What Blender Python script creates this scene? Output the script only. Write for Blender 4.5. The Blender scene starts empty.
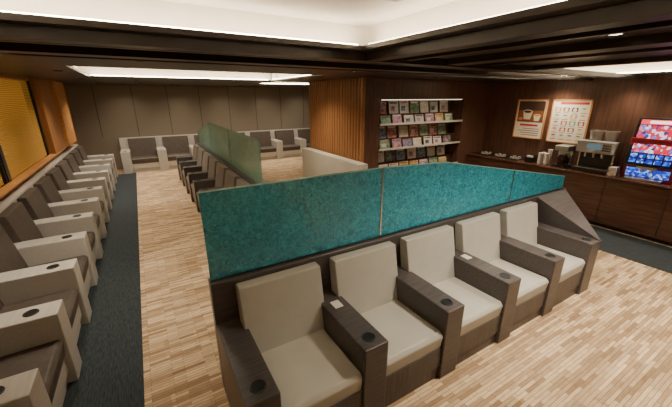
import bpy, bmesh, math, random
from mathutils import Vector, Matrix
random.seed(4)
S=bpy.context.scene
COL=S.collection

# ------------------------------------------------------------ materials
def newmat(name):
    m=bpy.data.materials.new(name); m.use_nodes=True
    nt=m.node_tree; b=nt.nodes['Principled BSDF']
    return m,nt,b
def N(nt,t,**kw):
    n=nt.nodes.new(t)
    for k,v in kw.items():
        if k in n.inputs: n.inputs[k].default_value=v
        else: setattr(n,k,v)
    return n
def c4(c): return (c[0],c[1],c[2],1)
def mapping(nt,scale):
    tc=N(nt,'ShaderNodeTexCoord'); mp=N(nt,'ShaderNodeMapping')
    mp.inputs['Scale'].default_value=scale
    nt.links.new(tc.outputs['Object'],mp.inputs['Vector']); return mp
def noisemat(name,ca,cb,scale=(1,1,1),rough=.6,ns=5,bump=0,detail=4,spec=.4,lo=.3,hi=.7):
    m,nt,b=newmat(name); mp=mapping(nt,scale)
    n=N(nt,'ShaderNodeTexNoise'); n.inputs['Scale'].default_value=ns; n.inputs['Detail'].default_value=detail
    nt.links.new(mp.outputs[0],n.inputs['Vector'])
    r=N(nt,'ShaderNodeValToRGB'); r.color_ramp.elements[0].color=c4(ca); r.color_ramp.elements[1].color=c4(cb)
    r.color_ramp.elements[0].position=lo; r.color_ramp.elements[1].position=hi
    nt.links.new(n.outputs['Fac'],r.inputs[0]); nt.links.new(r.outputs[0],b.inputs['Base Color'])
    b.inputs['Roughness'].default_value=rough; b.inputs['Specular IOR Level'].default_value=spec
    if bump:
        bp=N(nt,'ShaderNodeBump'); bp.inputs['Strength'].default_value=bump; bp.inputs['Distance'].default_value=.01
        nt.links.new(n.outputs['Fac'],bp.inputs['Height']); nt.links.new(bp.outputs[0],b.inputs['Normal'])
    return m
def plain(name,c,rough=.5,metal=0,emit=0,ec=None,spec=.5):
    m,nt,b=newmat(name); b.inputs['Base Color'].default_value=c4(c); b.inputs['Roughness'].default_value=rough
    b.inputs['Metallic'].default_value=metal; b.inputs['Specular IOR Level'].default_value=spec
    if emit:
        b.inputs['Emission Color'].default_value=c4(ec or c); b.inputs['Emission Strength'].default_value=emit
    return m

M={}
M['arm_dark']=noisemat('dark_woodgrain_laminate',(.052,.043,.042),(.10,.086,.084),(3,40,40),.35,2)
M['arm_dark_v']=noisemat('dark_woodgrain_laminate_vert',(.045,.037,.036),(.09,.077,.074),(40,40,2),.4,2)
M['seat_beige']=noisemat('beige_vinyl',(.46,.445,.395),(.49,.475,.425),(1,1,1),.42,8)
M['seat_taupe']=noisemat('taupe_vinyl',(.075,.058,.048),(.10,.08,.066),(1,1,1),.5,20)
M['seat_mid']=noisemat('greige_vinyl',(.19,.165,.135),(.23,.20,.165),(1,1,1),.5,20)
M['arm_light']=noisemat('offwhite_laminate',(.47,.44,.40),(.55,.52,.47),(2,30,30),.35,2)
M['black']=plain('black_plastic',(.008,.008,.008),.35)
M['darkmetal']=plain('dark_metal',(.06,.06,.06),.3,.8)
M['chrome']=plain('chrome',(.6,.6,.6),.25,1)
M['white']=plain('white_plastic',(.75,.74,.7),.4)
M['ceil_dark']=noisemat('dark_ceiling_panel',(.030,.023,.020),(.043,.033,.028),(1,1,1),.35,4)
M['beam']=noisemat('dark_beam',(.028,.021,.018),(.045,.034,.029),(2,2,2),.35,2)
M['ceil_white']=noisemat('white_ceiling_paint',(.70,.67,.61),(.74,.71,.65),(1,1,1),.8,8)
M['wood_red']=noisemat('walnut_panel',(.07,.033,.021),(.13,.063,.039),(14,14,1.2),.3,2)
M['wood_redh']=noisemat('walnut_panel_horizontal',(.055,.024,.014),(.11,.05,.03),(14,1.2,14),.25,2)
M['slat']=noisemat('oak_batten',(.30,.13,.048),(.42,.19,.075),(20,20,1.5),.45,2)
M['orange']=noisemat('pale_and_lit_oak',(.52,.23,.07),(.66,.32,.11),(12,1.5,12),.4,2)  # lighter orange on sill and column is painted window light; frames plain pale wood
M['column']=noisemat('brown_oak',(.30,.13,.048),(.40,.18,.07),(12,12,1.2),.45,2)
M['fabric']=noisemat('taupe_wall_fabric',(.185,.155,.115),(.225,.19,.145),(60,60,60),.9,3,.1)
M['seam']=plain('dark_seam',(.05,.04,.03),.8)
M['carpet']=noisemat('charcoal_carpet',(.012,.018,.022),(.04,.05,.055),(60,8,60),.95,2,.2)
M['offwall']=noisemat('offwhite_wall',(.44,.41,.34),(.48,.44,.37),(1,1,1),.7,4)
M['brownwall']=noisemat('brown_wall',(.16,.12,.09),(.20,.15,.11),(1,1,1),.7,4)

# floor: streaky striped carpet tile
m,nt,b=newmat('striped_carpet')
def brick(w,h,c1,c2,mo,off,ms,bias=-.1):
    mp=mapping(nt,(1,1,1)); br=N(nt,'ShaderNodeTexBrick'); br.offset=off; br.inputs['Scale'].default_value=1
    br.inputs['Brick Width'].default_value=w; br.inputs['Row Height'].default_value=h
    br.inputs['Mortar Size'].default_value=ms; br.inputs['Mortar Smooth'].default_value=.6
    br.inputs['Color1'].default_value=c1; br.inputs['Color2'].default_value=c2; br.inputs['Mortar'].default_value=mo
    br.inputs['Bias'].default_value=bias
    nt.links.new(mp.outputs[0],br.inputs['Vector']); return br
b1=brick(.25,.028,(.80,.61,.40,1),(.30,.19,.11,1),(.30,.19,.11,1),.37,.0025,-.15)
b2=brick(.25,.084,(1,1,1,1),(.60,.56,.52,1),(.7,.66,.62,1),.5,.002)
mx0=N(nt,'ShaderNodeMix'); mx0.data_type='RGBA'; mx0.blend_type='MULTIPLY'; mx0.inputs[0].default_value=.8
nt.links.new(b1.outputs['Color'],mx0.inputs[6]); nt.links.new(b2.outputs['Color'],mx0.inputs[7])
mp2=mapping(nt,(3,30,1)); nn=N(nt,'ShaderNodeTexNoise'); nn.inputs['Scale'].default_value=4
nt.links.new(mp2.outputs[0],nn.inputs['Vector'])
mx=N(nt,'ShaderNodeMix'); mx.data_type='RGBA'; mx.blend_type='MULTIPLY'; mx.inputs[0].default_value=.5
rr=N(nt,'ShaderNodeValToRGB'); rr.color_ramp.elements[0].position=.35; rr.color_ramp.elements[1].position=.6
rr.color_ramp.elements[0].color=(.62,.56,.5,1); rr.color_ramp.elements[1].color=(1,1,1,1)
nt.links.new(nn.outputs['Fac'],rr.inputs[0]); nt.links.new(mx0.outputs[2],mx.inputs[6]); nt.links.new(rr.outputs[0],mx.inputs[7])
nt.links.new(mx.outputs[2],b.inputs['Base Color']); b.inputs['Roughness'].default_value=.95; b.inputs['Specular IOR Level'].default_value=.08
fz=N(nt,'ShaderNodeTexNoise'); fz.inputs['Scale'].default_value=250
bp=N(nt,'ShaderNodeBump'); bp.inputs['Strength'].default_value=.3; bp.inputs['Distance'].default_value=.004
nt.links.new(mapping(nt,(1,1,1)).outputs[0],fz.inputs['Vector']); nt.links.new(fz.outputs['Fac'],bp.inputs['Height']); nt.links.new(bp.outputs[0],b.inputs['Normal'])
M['floor']=m

def glassmat(name,ca,cb,alpha,ns):
    m,nt,b=newmat(name); mp=mapping(nt,(1,1,1))
    n=N(nt,'ShaderNodeTexNoise'); n.inputs['Scale'].default_value=ns; n.inputs['Detail'].default_value=6; n.inputs['Roughness'].default_value=.75
    n.inputs['Distortion'].default_value=1.5
    nt.links.new(mp.outputs[0],n.inputs['Vector'])
    r=N(nt,'ShaderNodeValToRGB'); r.color_ramp.elements[0].position=.38; r.color_ramp.elements[1].position=.64
    r.color_ramp.elements[0].color=c4(ca); r.color_ramp.elements[1].color=c4(cb)
    nt.links.new(n.outputs['Fac'],r.inputs[0]); nt.links.new(r.outputs[0],b.inputs['Base Color'])
    b.inputs['Roughness'].default_value=.18; b.inputs['Alpha'].default_value=alpha
    b.inputs['Specular IOR Level'].default_value=.9
    bp=N(nt,'ShaderNodeBump'); bp.inputs['Strength'].default_value=.8; bp.inputs['Distance'].default_value=.012
    nt.links.new(n.outputs['Fac'],bp.inputs['Height']); nt.links.new(bp.outputs[0],b.inputs['Normal'])
    return m
M['teal']=glassmat('teal_textured_glass',(.0,.17,.28),(.06,.62,.80),.84,26)
M['green']=glassmat('green_frosted_glass',(.18,.40,.29),(.34,.60,.45),.72,20)
M['glass_edge']=plain('glass_edge',(.35,.6,.58),.2)
M['led']=plain('cove_led',(1,.8,.55),.5,0,34,(1,.81,.56))
M['down']=plain('down_and_fill_lens',(1,.85,.65),.5,0,8,(1,.85,.62))
M['blind']=plain('backlit_blind',(.46,.25,.05),.6,0,.085,(.9,.46,.06))
M['winglow']=plain('window_backlight',(.8,.5,.15),.6,0,.25,(1,.52,.1))

# ------------------------------------------------------------ geometry helpers
def mkobj(name,bm,mat,parent=None,smooth=False):
    me=bpy.data.meshes.new(name)
    bmesh.ops.recalc_face_normals(bm,faces=bm.faces[:])
    bm.to_mesh(me); bm.free()
    o=bpy.data.objects.new(name,me); COL.objects.link(o)
    mats=mat if isinstance(mat,(list,tuple)) else [mat]
    for k in mats: me.materials.append(M[k] if isinstance(k,str) else k)
    if smooth:
        for p in me.polygons: p.use_smooth=True
        if smooth=='w':
            w=o.modifiers.new('wn','WEIGHTED_NORMAL'); w.keep_sharp=True
    if parent: o.parent=parent
    return o
def empty(name,loc=(0,0,0),rz=0):
    e=bpy.data.objects.new(name,None); COL.objects.link(e); e.location=loc; e.rotation_euler=(0,0,rz); e.empty_display_size=.1
    return e
def addbox(bm,x0,x1,y0,y1,z0,z1,mi=0):
    vs=[bm.verts.new(p) for p in [(x0,y0,z0),(x1,y0,z0),(x1,y1,z0),(x0,y1,z0),(x0,y0,z1),(x1,y0,z1),(x1,y1,z1),(x0,y1,z1)]]
    for f in [(0,3,2,1),(4,5,6,7),(0,1,5,4),(1,2,6,5),(2,3,7,6),(3,0,4,7)]:
        fc=bm.faces.new([vs[i] for i in f]); fc.material_index=mi
    return vs
def box(name,b,mat,parent=None,bev=0,seg=2):
    bm=bmesh.new(); addbox(bm,*b)
    if bev: bmesh.ops.bevel(bm,geom=bm.edges[:],offset=bev,segments=seg,affect='EDGES',profile=.5)
    return mkobj(name,bm,mat,parent)
def boxes(name,bl,mat,parent=None):
    bm=bmesh.new()
    for b in bl: addbox(bm,*b)
    return mkobj(name,bm,mat,parent)
def addprism(bm,pts,x0,x1,axis='x',bev=0,seg=3):
    def P(a,u,v):
        return {'x':(a,u,v),'y':(u,a,v),'z':(u,v,a)}[axis]
    A=[bm.verts.new(P(x0,u,v)) for u,v in pts]; B=[bm.verts.new(P(x1,u,v)) for u,v in pts]
    fs=[bm.faces.new(A),bm.faces.new(B[::-1])]
    n=len(pts)
    for i in range(n): fs.append(bm.faces.new([A[i],B[i],B[(i+1)%n],A[(i+1)%n]]))
    if bev:
        es=set(e for f in fs for e in f.edges)
        bmesh.ops.bevel(bm,geom=list(es),offset=bev,segments=seg,affect='EDGES',profile=.5)
def prism(name,pts,x0,x1,mat,parent=None,axis='x',bev=0,seg=3,smooth=False):
    bm=bmesh.new(); addprism(bm,pts,x0,x1,axis,bev,seg); return mkobj(name,bm,mat,parent,smooth)
def addcyl(bm,x,y,z0,z1,r0,r1=None,seg=24,mi=0):
    r1=r0 if r1 is None else r1
    A=[];B=[]
    for i in range(seg):
        a=2*math.pi*i/seg
        A.append(bm.verts.new((x+r0*math.cos(a),y+r0*math.sin(a),z0))); B.append(bm.verts.new((x+r1*math.cos(a),y+r1*math.sin(a),z1)))
    f=[bm.faces.new(A[::-1]),bm.faces.new(B)]
    for i in range(seg): f.append(bm.faces.new([A[i],A[(i+1)%seg],B[(i+1)%seg],B[i]]))
    for q in f: q.material_index=mi
def cyl(name,x,y,z0,z1,r0,mat,parent=None,r1=None,seg=24):
    bm=bmesh.new(); addcyl(bm,x,y,z0,z1,r0,r1,seg); return mkobj(name,bm,mat,parent)
def ring(bm,x,y,z,R,r,seg=24,s2=6):
    g=[]
    for i in range(seg):
        a=2*math.pi*i/seg; row=[]
        for j in range(s2):
            t=2*math.pi*j/s2; q=R+r*math.cos(t)
            row.append(bm.verts.new((x+q*math.cos(a),y+q*math.sin(a),z+r*math.sin(t))))
        g.append(row)
    for i in range(seg):
        for j in range(s2):
            bm.faces.new([g[i][j],g[(i+1)%seg][j],g[(i+1)%seg][(j+1)%s2],g[i][(j+1)%s2]])

# ------------------------------------------------------------ seat row
def seat_row(name,origin,rz,n,pitch,aw,D,za,zs,zb,matarm,matseat,matbase,toe=.04,bt=.11,zl=None,armz=0.0,cup_y=.10,w=.022):
    e=empty(name,origin,rz); L=n*pitch+aw; zl=zl or zb+.02
    yb=D-bt
    boxes('plinth',[(.02,L-.02,toe,D-.005,0,.12)],matbase,e)
    boxes('seat_base',[(aw*.5,L-aw*.5,toe*.6,yb,.12,zs-.14)],matbase,e)
    box('back_panel',(0,L,yb,D,0.0,zl),matarm,e,.006,1)
    for i in range(n+1):
        x0=i*pitch
        box('armrest_%d'%(i+1),(x0,x0+aw,0,yb,armz,za),matarm,e,.008,2)
    bm=bmesh.new(); bd=bmesh.new()
    for i in range(n+1):
        x=i*pitch+aw/2
        ring(bm,x,cup_y,za+.001,.043,.006); addcyl(bd,x,cup_y,za-.02,za+.002,.041)
    mkobj('cup_holder_rims',bm,'darkmetal',e,True); mkobj('cup_hole_shade',bd,'black',e)  # solid black discs paint the dark inside the cup holes
    for i in range(n):
        x0=i*pitch+aw+.004; x1=(i+1)*pitch-.004
        prism('seat_cushion_%d'%(i+1),[(.03,zs-.16),(.012,zs-.03),(.04,zs),(yb-.12,zs-.015),(yb-.12,zs-.16)],x0,x1,matseat,e,'x',.010,3,'w')
        prism('seat_back_%d'%(i+1),[(yb-.205,zs-.04),(yb-.075,zs-.04),(yb-.004,zb-.02),(yb-.004,zb),(yb-.095,zb)],x0-w,x1+w,matseat,e,'x',.011,3,'w')
    return e,L

# FRONT BENCH
ox,oy=.24,1.31
fb,L=seat_row('lounge_bench',(ox,oy,0),0,5,.76,.19,.86,.64,.445,.93,'arm_dark','seat_beige','arm_dark_v',toe=.03,zl=.962,cup_y=.10,w=.035)
box('ledge_extension',(L,4.95-ox,.75,.86,0,.962),'arm_dark',fb,.006,1)
bm=bmesh.new()
top=[(L-.005,0,.64),(L+.02,0,.64),(4.93-ox,.75,.955),(L-.005,.75,.955)]
T=[bm.verts.new(p) for p in top]; Bv=[bm.verts.new((p[0],p[1],0)) for p in top]
bm.faces.new(T); bm.faces.new(Bv[::-1])
for i in range(4): bm.faces.new([T[i],T[(i+1)%4],Bv[(i+1)%4],Bv[i]])
mkobj('end_wedge',bm,'arm_dark',fb)
def gtop(X): return 1.60 if X<1.72 else (1.60-.03*(X-1.72)/.78 if X<2.5 else 1.57-.18*(X-2.5))
for k,(a,b_) in enumerate([(.25,1.71),(1.725,3.67),(3.685,4.93)]):
    pts=[(a-ox,.963),(b_-ox,.963),(b_-ox,gtop(b_))]
    if a<2.5<b_: pts.append((2.5-ox,gtop(2.5)))
    pts.append((a-ox,gtop(a)))
    prism('glass_panel_%d'%(k+1),pts,.795,.807,'teal',fb,'y')
prism('glass_top_edge',[(.25-ox,1.598),(1.72-ox,1.598),(2.5-ox,1.568),(4.93-ox,gtop(4.93)-.002),(4.93-ox,gtop(4.93)+.004),(2.5-ox,1.575),(1.72-ox,1.606),(.25-ox,1.606)],.793,.809,'glass_edge',fb,'y')
for k,X in enumerate([1.7175,3.6775]):
    box('glass_clamp_%d'%(k+1),(X-.007-ox,X+.007-ox,.788,.814,.96,gtop(X)),'chrome',fb)
box('glass_channel',(.245-ox,4.94-ox,.785,.817,.96,.972),'darkmetal',fb)
for i in (1,3):
    x=i*.76+.095
    box('card_plate_%d'%i,(x-.035,x+.035,.47,.56,.64,.647),'white',fb,.002,1)

# LEFT ROW
seat_row('wall_bench',(-.75,-.405,0),math.pi/2,14,.8,.22,.845,.64,.43,.95,'arm_light','seat_taupe','arm_light',toe=.07,cup_y=.17)
# MIDDLE double row
mb=empty('back_to_back_bench')
a,_L=seat_row('seat_side_a',(.72,9.7,0),-math.pi/2,7,.75,.17,.63,.62,.43,.95,'arm_dark','seat_mid','arm_dark_v',toe=.04,bt=.07,zl=.97); a.parent=mb
b2_,_L=seat_row('seat_side_b',(2.0,9.7-_L,0),math.pi/2,7,.75,.17,.63,.62,.43,.95,'arm_dark','seat_mid','arm_dark_v',toe=.04,bt=.07,zl=.97); b2_.parent=mb
y0=9.7-_L
for k,(p,q) in enumerate([(y0+.02,6.1),(6.12,7.9),(7.92,9.65)]):
    f=lambda y:1.62 if y<7.9 else 1.62-.2*(y-7.9)
    prism('glass_panel_%d'%(k+1),[(p,.965),(q,.965),(q,f(q)),(p,f(p))],1.354,1.366,'green',mb,'x')
    box('glass_post_%d'%(k+1),(1.345,1.375,q,q+.02,.96,f(q)),'chrome',mb)
box('center_spine',(1.34,1.38,y0,9.7,0,.972),'arm_dark',mb)

# FAR ROW
seat_row('wall_bench',(-.6,11.15,0),0,7,.95,.24,.845,.64,.43,.95,'arm_light','seat_taupe','arm_light',toe=.06)

# ------------------------------------------------------------ room shell
X0,X1,Y0,Y1=-1.6,7.2,-2.5,12.0; ZC=2.5
box('floor',(X0-.3,X1+.3,Y0-.3,Y1+.3,-.1,0),'floor')
boxes('floor_carpet_aisle',[(-.87,-.30,Y0,11.2,0,.006)],'carpet')
boxes('floor_carpet_counter',[(5.6,6.62,Y0,5.0,0,.006)],'carpet')
box('wall_far',(X0-.2,X1+.2,Y1,Y1+.15,0,3),'fabric')
sm=[]; x=-1.0
while x<7: sm.append((x,x+.015,Y1-.006,Y1,1.0,ZC)); x+=.95
boxes('trim_far_seams',sm,'seam')
box('wall_near',(X0-.2,X1+.2,Y0-.15,Y0,0,3),'brownwall')
box('wall_right',(X1,X1+.15,Y0,Y1,0,3),'wood_red')
pj=[]; y=-2.
while y<5: pj.append((X1-.004,X1,y,y+.008,.9,ZC)); y+=1.2
boxes('trim_right_joints',pj,'seam')
boxes('wall_left',[(X0-.15,X0,Y0,Y1,0,1.06),(X0-.15,X0,Y0,Y1,2.44,3),(X0-.15,X0,8.3,Y1,1.06,2.44),(X0-.15,X0,Y0,-1.6,1.06,2.44)],'column')
box('trim_window_sill',(X0,X0+.09,Y0,10.6,1.06,1.10),'orange',None,.004,1)
box('column_wood',(X0,X0+.10,8.3,9.5,1.10,ZC),'column')
box('column_wood',(X0,X0+.16,9.5,10.6,1.10,ZC),'orange')  # brighter column face: window light put into the wood colour
wi=0
for (a,b_) in [(-1.6,.6),(.7,3.2),(3.3,5.75),(5.85,8.3)]:
    wi+=1; e=empty('window_%d'%wi)
    box('frame_a',(X0-.12,X0+.0,a,a+.05,1.06,2.44),'black',e); box('frame_b',(X0-.12,X0+.0,b_-.05,b_,1.06,2.44),'black',e)
    box('pane',(X0-.14,X0-.12,a,b_,1.06,2.44),'winglow',e)
    bl=[]; z=1.09
    while z<2.42: bl.append((X0-.06,X0-.035,a+.05,b_-.05,z,z+.019)); z+=.027
    boxes('blind_slats',bl,'blind',e)
boxes('trim_mullions',[(X0-.12,X0+.01,p,p+.1,1.06,2.44) for p in (.6,3.2,5.75)],'black')

# ceiling with holes
holes=[(-.62,1.5,-1.8,2.14,2.69),(-.6,2.7,4.9,7.5,2.70),(2.9,5.2,7.6,9.6,2.70),(4.5,6.85,-.6,4.0,2.68)]
xs=sorted({X0-.15,X1+.15}|{h[i] for h in holes for i in (0,1)}); ys=sorted({Y0-.15,Y1+.15}|{h[i] for h in holes for i in (2,3)})
bm=bmesh.new()
for i in range(len(xs)-1):
    for j in range(len(ys)-1):
        cx=(xs[i]+xs[i+1])/2; cy=(ys[j]+ys[j+1])/2
        if any(h[0]<cx<h[1] and h[2]<cy<h[3] for h in holes): continue
        addbox(bm,xs[i],xs[i+1],ys[j],ys[j+1],ZC,ZC+.03)
mkobj('ceiling',bm,'ceil_dark')
for k,(a,b_,c,d,zt) in enumerate(holes):
    o=.16
    e=empty('ceiling_cove_%d'%(k+1))
    if k==3: o=.13
    box('cove_top',(a-o,b_+o,c-o,d+o,zt,zt+.03),'ceil_white',e)
    boxes('cove_sides',[(a-o-.03,a-o,c-o,d+o,ZC+.03,zt+.03),(b_+o,b_+o+.03,c-o,d+o,ZC+.03,zt+.03),(a-o,b_+o,c-o-.03,c-o,ZC+.03,zt+.03),(a-o,b_+o,d+o,d+o+.03,ZC+.03,zt+.03)],'ceil_white',e)
    s=.055
    boxes('cove_led_strip',[(a-s-.03,a-s,c,d,ZC+.03,ZC+.045),(b_+s,b_+s+.03,c,d,ZC+.03,ZC+.045),(a,b_,c-s-.03,c-s,ZC+.03,ZC+.045),(a,b_,d+s,d+s+.03,ZC+.03,ZC+.045)],'led',e)
bl=[(X0,X1,2.24,2.36,2.44,ZC),(X0,X1,2.56,2.61,2.46,ZC),(X0,X1,2.98,3.14,2.45,ZC),(X0,X1,3.5,3.55,2.47,ZC)]
boxes('ceiling_beam',bl,'beam')
bl=[(1.6,1.72,Y0,2.22,2.44,ZC),(2.0,2.05,Y0,2.22,2.46,ZC),(2.5,2.7,Y0,2.22,2.45,ZC),(3.1,3.15,Y0,2.22,2.47,ZC),(3.9,4.0,Y0,2.22,2.46,ZC)]
boxes('ceiling_beam',bl,'beam')
e=empty('ceiling_vent')
q0=2.69
vs=[(.93,.95,1.25,1.6,q0-.015,q0),(1.33,1.35,1.25,1.6,q0-.015,q0),(.95,1.33,1.25,1.27,q0-.015,q0),(.95,1.33,1.58,1.6,q0-.015,q0)]
vs+=[(.95,1.33,1.29+.045*i,1.31+.045*i,q0-.01,q0) for i in range(7)]
boxes('grille',vs,plain('vent_grey',(.45,.43,.4),.5),e)
def down_and_fill_light(x,y,z,en,ang=75,col=(1,.86,.66)):
    e=empty('downlight_and_fill',(x,y,z))
    bm=bmesh.new(); ring(bm,0,0,0,.05,.008); mkobj('ring',bm,'darkmetal',e,True)
    cyl('lens',0,0,-.002,.004,.035,'down',e)
    l=bpy.data.lights.new('spot','SPOT'); l.energy=en; l.spot_size=math.radians(ang); l.spot_blend=1; l.color=col; l.shadow_soft_size=.12
    o=bpy.data.objects.new('spot_lamp',l); COL.objects.link(o); o.location=(0,0,-.03); o.parent=e
for p in [(2.3,.9,215),(3.5,.9,200),(4.35,2.6,180),(4.35,.3,200),(6.9,2.3,115),(6.9,3.4,115),(6.9,1.4,100),(.1,3.8,165),(-.8,3.4,90),(-.8,5.8,110),(.1,8.2,200),(-.8,8.2,120),(2.6,3.9,180),(4.6,4.3,95),(5.7,4.3,95),(1.0,10.6,160),(2.9,10.6,160),(-.7,10.4,160),(4.8,10.6,160),(2.8,6.0,200),(-.2,11.3,50),(1.2,11.3,50),(2.6,11.3,50),(4.0,11.3,50),(5.4,11.3,50),(5.2,-.3,150)]:  # mostly added lamps to brighten seats, slats and walls; few real downlights
    down_and_fill_light(p[0],p[1],ZC-.002,p[2],135 if p[1]<11 else 150)

# ------------------------------------------------------------ central block
sx0,sx1,sz0,sz1=3.95,6.3,.68,2.12
boxes('wall_shelf',[(3.6,sx0,5.0,5.35,0,ZC),(sx1,X1,5.0,5.35,0,ZC),(sx0,sx1,5.0,5.35,0,sz0),(sx0,sx1,5.0,5.35,sz1,ZC),(3.6,X1,5.35,7.1,0,ZC)],'wood_red')
bl=[]; y=5.0
while y<7.1: bl.append((3.53,3.6,y,y+.05,0,ZC)); y+=.10
boxes('wall_slats',bl,'slat')
e=empty('magazine_rack')
zz=[.70,1.18,1.66]
boxes('shelf_boards',[(sx0,sx1,4.99,5.34,z-.02,z) for z in zz],'wood_redh',e)
boxes('shelf_lips',[(sx0,sx1,4.975,4.99,z-.02,z+.02) for z in zz],plain('lip',(.5,.46,.4),.3),e)
boxes('tier_steps',[(sx0,sx1,5.16,5.34,z,z+.19) for z in zz],'wood_redh',e)
covers=[(.30,.05,.04),(.05,.10,.2),(.45,.38,.28),(.09,.2,.08),(.42,.26,.06),(.3,.11,.2),(.40,.39,.38),(.04,.04,.05),(.55,.5,.44),(.5,.47,.42)]
mm=[]
for i,c in enumerate(covers):
    c2=tuple(min(1,.8*v+.16) for v in c)
    mm.append(noisemat('magazine_cover_%d'%i,c,c2,(14,14,22),.35,1,0,2,.5,.42,.58))
bm=bmesh.new()
for z in zz:
    for tier,(yb,zo) in enumerate([(5.02,.0),(5.17,.19)]):
        x=sx0+.06
        while x<sx1-.27:
            h=.17 if tier==0 else .235; h+=random.uniform(-.012,.012); w=random.choice([.235,.24,.25])
            mi=random.randrange(len(covers)); lean=.04
            def slab(xa,xb,ta,tb,off,mi):
                V=[(xa,yb+lean*ta-off,z+zo+h*ta),(xb,yb+lean*ta-off,z+zo+h*ta),(xb,yb+lean*tb-off,z+zo+h*tb),(xa,yb+lean*tb-off,z+zo+h*tb)]
                F=[bm.verts.new(v) for v in V]; Bk=[bm.verts.new((v[0],v[1]+.012,v[2])) for v in V]
                for f in ([F[0],F[1],F[2],F[3]],[Bk[3],Bk[2],Bk[1],Bk[0]],[F[0],Bk[0],Bk[1],F[1]],[F[1],Bk[1],Bk[2],F[2]],[F[2],Bk[2],Bk[3],F[3]],[F[3],Bk[3],Bk[0],F[0]]):
                    q=bm.faces.new(f); q.material_index=mi
            slab(x,x+w,0,1,0,mi)
            slab(x+.02,x+w-.03,.80,.94,.002,random.choice([8,7,0,9]))
            slab(x+.04,x+w*.6,.2,.6,.002,random.randrange(len(covers)))
            x+=w+random.choice([.04,.05,.07])
mkobj('magazines',bm,mm,e)
box('rack_light',(sx0+.05,sx1-.05,5.02,5.035,sz1-.012,sz1-.001),plain('rack_led',(1,.85,.6),.5,0,2.0,(1,.85,.62)),e)
box('wall_half_partition',(3.28,3.48,4.7,7.1,0,1.0),'offwall')

# ------------------------------------------------------------ counter
e=empty('service_counter')
CX=7.17; CY=4.96
box('counter_body',(6.62,CX,-1.0,CY,.08,.865),'wood_redh',e)
box('counter_plinth',(6.68,CX,-1.0,CY,0,.08),'black',e)
box('counter_top',(6.58,CX,-1.02,CY,.865,.90),'wood_redh',e,.005,1)
boxes('door_gaps',[(6.615,6.62,y,y+.006,.1,.86) for y in (-.2,.6,1.4,2.2,3.0,3.8,4.6)],'black',e)

# posters
def poster(y0,y1,z0,z1,kind):
    e=empty('framed_poster')
    X=X1-.005
    boxes('frame',[(X-.035,X,y0,y1,z0,z0+.02),(X-.035,X,y0,y1,z1-.02,z1),(X-.035,X,y0,y0+.02,z0,z1),(X-.035,X,y1-.02,y1,z0,z1)],'orange',e)
    box('sheet',(X-.02,X-.005,y0+.015,y1-.015,z0+.015,z1-.015),plain('poster_paper',(.78,.74,.64),.4),e)
    w=y1-y0;h=z1-z0
    pm=[plain('p_brown',(.22,.08,.03),.4),plain('p_red',(.5,.05,.03),.4),plain('p_cream',(.8,.7,.5),.4),plain('p_dark',(.06,.03,.02),.4),plain('p_orange',(.65,.25,.06),.4),plain('p_green',(.15,.3,.1),.4)]
    bm=bmesh.new(); t=X-.021
    def disc(cy,cz,r,mi,off,sq=1):
        vs=[bm.verts.new((t-off,cy+r*math.cos(i*.3491),cz+sq*r*math.sin(i*.3491))) for i in range(18)]
        f=bm.faces.new(vs); f.material_index=mi
    def rect(a,b,c,d,mi,off):
        f=bm.faces.new([bm.verts.new((t-off,p,q)) for p,q in ((a,c),(b,c),(b,d),(a,d))]); f.material_index=mi
    def cup(cy,cz,r,mi):
        f=bm.faces.new([bm.verts.new((t-.002,cy+p*r,cz+q*r)) for p,q in ((-.65,-1),(.65,-1),(.95,.5),(-.95,.5))]); f.material_index=2
        disc(cy,cz+.5*r,r*.95,2,.003,.4); disc(cy,cz+.5*r,r*.8,mi,.004,.32)
    if kind==0:
        rect(y0+.04,y1-.04,z0+h*.42,z1-.04,0,.001)
        rect(y0+.04,y1-.04,z0+h*.72,z1-.04,3,.0015)
        cup(y0+w*.6,z0+h*.62,w*.17,3); cup(y0+w*.27,z0+h*.55,w*.12,4); disc(y0+w*.82,z0+h*.5,w*.08,4,.002,.6)
        rect(y0+.12,y1-.12,z0+h*.32,z0+h*.37,1,.001)
        for r in range(4): rect(y0+.08,y1-.1-random.random()*.1,z0+h*(.08+.055*r),z0+h*(.095+.055*r),0,.001)
    else:
        rect(y0+.05,y1-.14,z0+h*.89,z0+h*.94,1,.001)
        for i in range(4):
            for j in range(5):
                cy=y0+w*(.17+.22*i); cz=z0+h*(.15+.155*j)
                k=random.choice([0,1,4,3,4,1,5])
                if random.random()<.6: cup(cy,cz,w*.07,k)
                else: rect(cy-w*.08,cy+w*.08,cz-h*.04,cz+h*.05,k,.001); disc(cy,cz,w*.05,2,.002)
                rect(cy-w*.08,cy+w*.07,cz-h*.075,cz-h*.065,3,.001)
    mkobj('print',bm,pm,e)
poster(3.66,4.28,1.32,2.12,0); poster(2.88,3.56,1.30,2.12,1)

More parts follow.
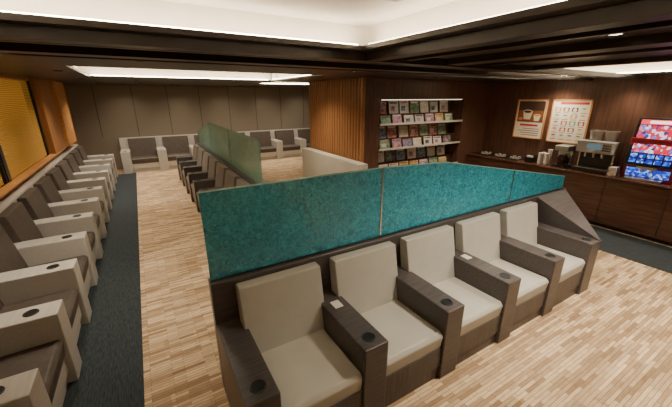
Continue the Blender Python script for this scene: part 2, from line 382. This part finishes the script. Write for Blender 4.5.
# beverage dispenser
O=.10
e=empty('beverage_dispenser',(0,O,0))
box('body',(6.82,7.12,1.36,1.99,.90,1.55),plain('housing_red',(.30,.02,.03),.3),e,.01)
prism('screen_housing',[(6.76,1.12),(7.1,1.12),(7.1,1.86),(6.905,1.86)],1.36,1.99,plain('housing_dark',(.03,.03,.035),.3),e,'y',.01,2)
def cellmat(name,cs,sc,st):
    m,nt,b=newmat(name); mp=mapping(nt,(1,1,1))
    vo=N(nt,'ShaderNodeTexVoronoi'); vo.inputs['Scale'].default_value=sc
    nt.links.new(mp.outputs[0],vo.inputs['Vector'])
    r=N(nt,'ShaderNodeValToRGB'); r.color_ramp.interpolation='CONSTANT'
    r.color_ramp.elements[0].color=c4(cs[0][1]); r.color_ramp.elements[1].position=cs[1][0]; r.color_ramp.elements[1].color=c4(cs[1][1])
    for p,c in cs[2:]:
        q=r.color_ramp.elements.new(p); q.color=c4(c)
    sp=N(nt,'ShaderNodeSeparateColor'); nt.links.new(vo.outputs['Color'],sp.inputs[0]); nt.links.new(sp.outputs[0],r.inputs[0])
    nt.links.new(r.outputs[0],b.inputs['Emission Color']); b.inputs['Emission Strength'].default_value=st; b.inputs['Base Color'].default_value=(.01,.01,.01,1)
    return m
scr=cellmat('lit_menu_front',[(0,(.03,.03,.2)),(.12,(.8,.02,.05)),(.42,(.9,.85,.9)),(.60,(.6,.02,.10)),(.80,(.1,.2,.8)),(.88,(.9,.25,.2))],26,1.5)
scr2=cellmat('lit_blue_panel',[(0,(.01,.03,.5)),(.35,(.03,.2,.9)),(.6,(.3,.5,1)),(.8,(.02,.02,.25))],30,1.4)
def slant(z): return 6.76+.14*(z-1.12)/.72
def quad(name,y0,y1,za_,zb_,mat,off):
    bm=bmesh.new()
    bm.faces.new([bm.verts.new(p) for p in ((slant(za_)-off,y0,za_),(slant(za_)-off,y1,za_),(slant(zb_)-off,y1,zb_),(slant(zb_)-off,y0,zb_))])
    return mkobj(name,bm,mat,e)
quad('screen_bezel',1.39,1.96,1.14,1.84,'black',.004)
quad('screen',1.41,1.94,1.33,1.75,scr,.007)
quad('header_panel',1.41,1.94,1.76,1.83,plain('header_lit',(.8,.05,.05),.4,0,1.3,(.9,.06,.08)),.007)
quad('header_logo',1.52,1.83,1.775,1.815,plain('logo_lit',(.9,.9,.9),.4,0,1.5,(1,.95,.95)),.009)
bm=bmesh.new()
for i in range(5):
    for (za_,zb_) in ((1.17,1.235),(1.25,1.315)):
        a=1.43+.104*i; b_=a+.085; off=.012
        bm.faces.new([bm.verts.new(p) for p in ((slant(za_)-off,a,za_),(slant(za_)-off,b_,za_),(slant(zb_)-off,b_,zb_),(slant(zb_)-off,a,zb_))])
mkobj('selection_buttons',bm,scr2,e)
boxes('nozzle_block',[(6.74,6.82,1.55,1.80,1.08,1.12),(6.76,6.80,1.60,1.63,1.03,1.08),(6.76,6.80,1.72,1.75,1.03,1.08)],'chrome',e)
box('splash_panel',(6.81,6.82,1.41,1.94,.95,1.08),scr2,e)
box('drip_tray',(6.68,6.83,1.45,1.90,.90,.94),'chrome',e,.004,1)
# coffee machine
e=empty('coffee_machine',(0,.13,0))
box('body',(6.86,7.12,2.12,2.66,.90,1.42),'chrome',e,.01)
box('head',(6.70,6.90,2.12,2.66,1.24,1.44),plain('machine_grey',(.42,.42,.41),.35,.3),e,.012)
box('base',(6.68,6.88,2.12,2.66,.90,.97),'black',e,.006)
boxes('drip_grille',[(6.69+.022*i,6.70+.022*i,2.15,2.63,.97,.976) for i in range(8)],'chrome',e)
box('back_splash',(6.85,6.862,2.15,2.63,.97,1.24),'black',e)
bm=bmesh.new()
for y in (2.27,2.39,2.52): addcyl(bm,6.77,y,1.16,1.24,.022)
mkobj('spouts',bm,'chrome',e)
box('display',(6.693,6.70,2.28,2.50,1.30,1.40),plain('disp',(.05,.08,.1),.3,0,.25,(.4,.6,.7)),e)
boxes('key_pads',[(6.694,6.70,2.15+.03*i,2.17+.03*i,1.29+.04*j,1.31+.04*j) for i in range(4) for j in range(3)],'black',e)
bm=bmesh.new()
for y in (2.28,2.50): addcyl(bm,6.98,y,1.42,1.58,.08,.10); addcyl(bm,6.98,y,1.58,1.61,.105)
mkobj('bean_hoppers',bm,plain('hopper_smoke',(.32,.28,.24),.1),e)
# napkin dispenser between machines
e=empty('napkin_dispenser')
boxes('case',[(6.66,6.78,2.11,2.12,.90,1.06),(6.66,6.78,2.22,2.23,.90,1.06),(6.66,6.78,2.12,2.22,.90,.91),(6.77,6.78,2.12,2.22,.91,1.06),(6.66,6.67,2.12,2.22,.91,.96)],'chrome',e)
boxes('napkins',[(6.672+.012*i,6.681+.012*i,2.125,2.215,.91,1.05) for i in range(8)],'white',e)
# drip coffee maker
e=empty('drip_coffee_maker',(0,.12,0))
box('base',(6.74,7.05,2.80,3.04,.90,.94),'black',e,.006)
box('tower',(6.93,7.05,2.80,3.04,.94,1.26),'chrome',e,.006)
box('brew_head',(6.74,7.05,2.80,3.04,1.20,1.30),'chrome',e,.01)
bm=bmesh.new(); addcyl(bm,6.83,2.92,.94,1.05,.06,.075); addcyl(bm,6.83,2.92,1.05,1.12,.075,.045)
mkobj('carafe',bm,plain('carafe',(.05,.02,.01),.08),e); box('carafe_handle',(6.73,6.76,2.91,2.93,.99,1.09),'black',e,.004,1)
for k,(x,y) in enumerate([(6.75,3.28),(6.86,3.28),(6.75,3.39),(6.86,3.39)]):
    bm=bmesh.new()
    for i in range(6 if k!=1 else 8): addcyl(bm,x,y,.90+.035*i,.90+.035*i+.045,.032,.042,16)
    mkobj('paper_cup_stack',bm,'white')
e=empty('condiment_box',(0,.06,0)); boxes('case',[(6.70,6.92,3.46,3.60,.90,.91),(6.70,6.71,3.46,3.60,.91,1.0),(6.91,6.92,3.46,3.60,.91,1.03),(6.70,6.92,3.46,3.47,.91,1.0),(6.70,6.92,3.59,3.60,.91,1.0),(6.80,6.81,3.46,3.60,.91,1.0)],'black',e)
boxes('packets',[(6.72+.01*i,6.727+.01*i,3.48,3.58,.91,1.03) for i in range(7)],'white',e)
for y in (3.8,4.15,4.5):
    e=empty('serving_tray')
    boxes('tray',[(6.68,6.98,y,y+.26,.90,.908),(6.68,6.69,y,y+.26,.908,.925),(6.97,6.98,y,y+.26,.908,.925),(6.68,6.98,y,y+.01,.908,.925),(6.68,6.98,y+.25,y+.26,.908,.925)],'black',e)
    bm=bmesh.new()
    for i in range(2):
        for j in range(2): addcyl(bm,6.76+.12*i,y+.07+.11*j,.908,.915,.04,.05,16); addcyl(bm,6.76+.12*i,y+.07+.11*j,.915,.955,.022,.032,16)
    mkobj('cups',bm,plain('stoneware',(.4,.37,.33),.3),e)

w=bpy.data.worlds.new('world'); S.world=w; w.use_nodes=True
w.node_tree.nodes['Background'].inputs[0].default_value=(.5,.45,.4,1); w.node_tree.nodes['Background'].inputs[1].default_value=.05
cd=bpy.data.cameras.new('camera'); cam=bpy.data.objects.new('camera',cd); COL.objects.link(cam)
cam.location=(0,0,2.175); cam.rotation_euler=(math.radians(71.62),0,math.radians(-30.8)); cd.lens=17.25; cd.sensor_width=36; cd.clip_start=.02
S.camera=cam
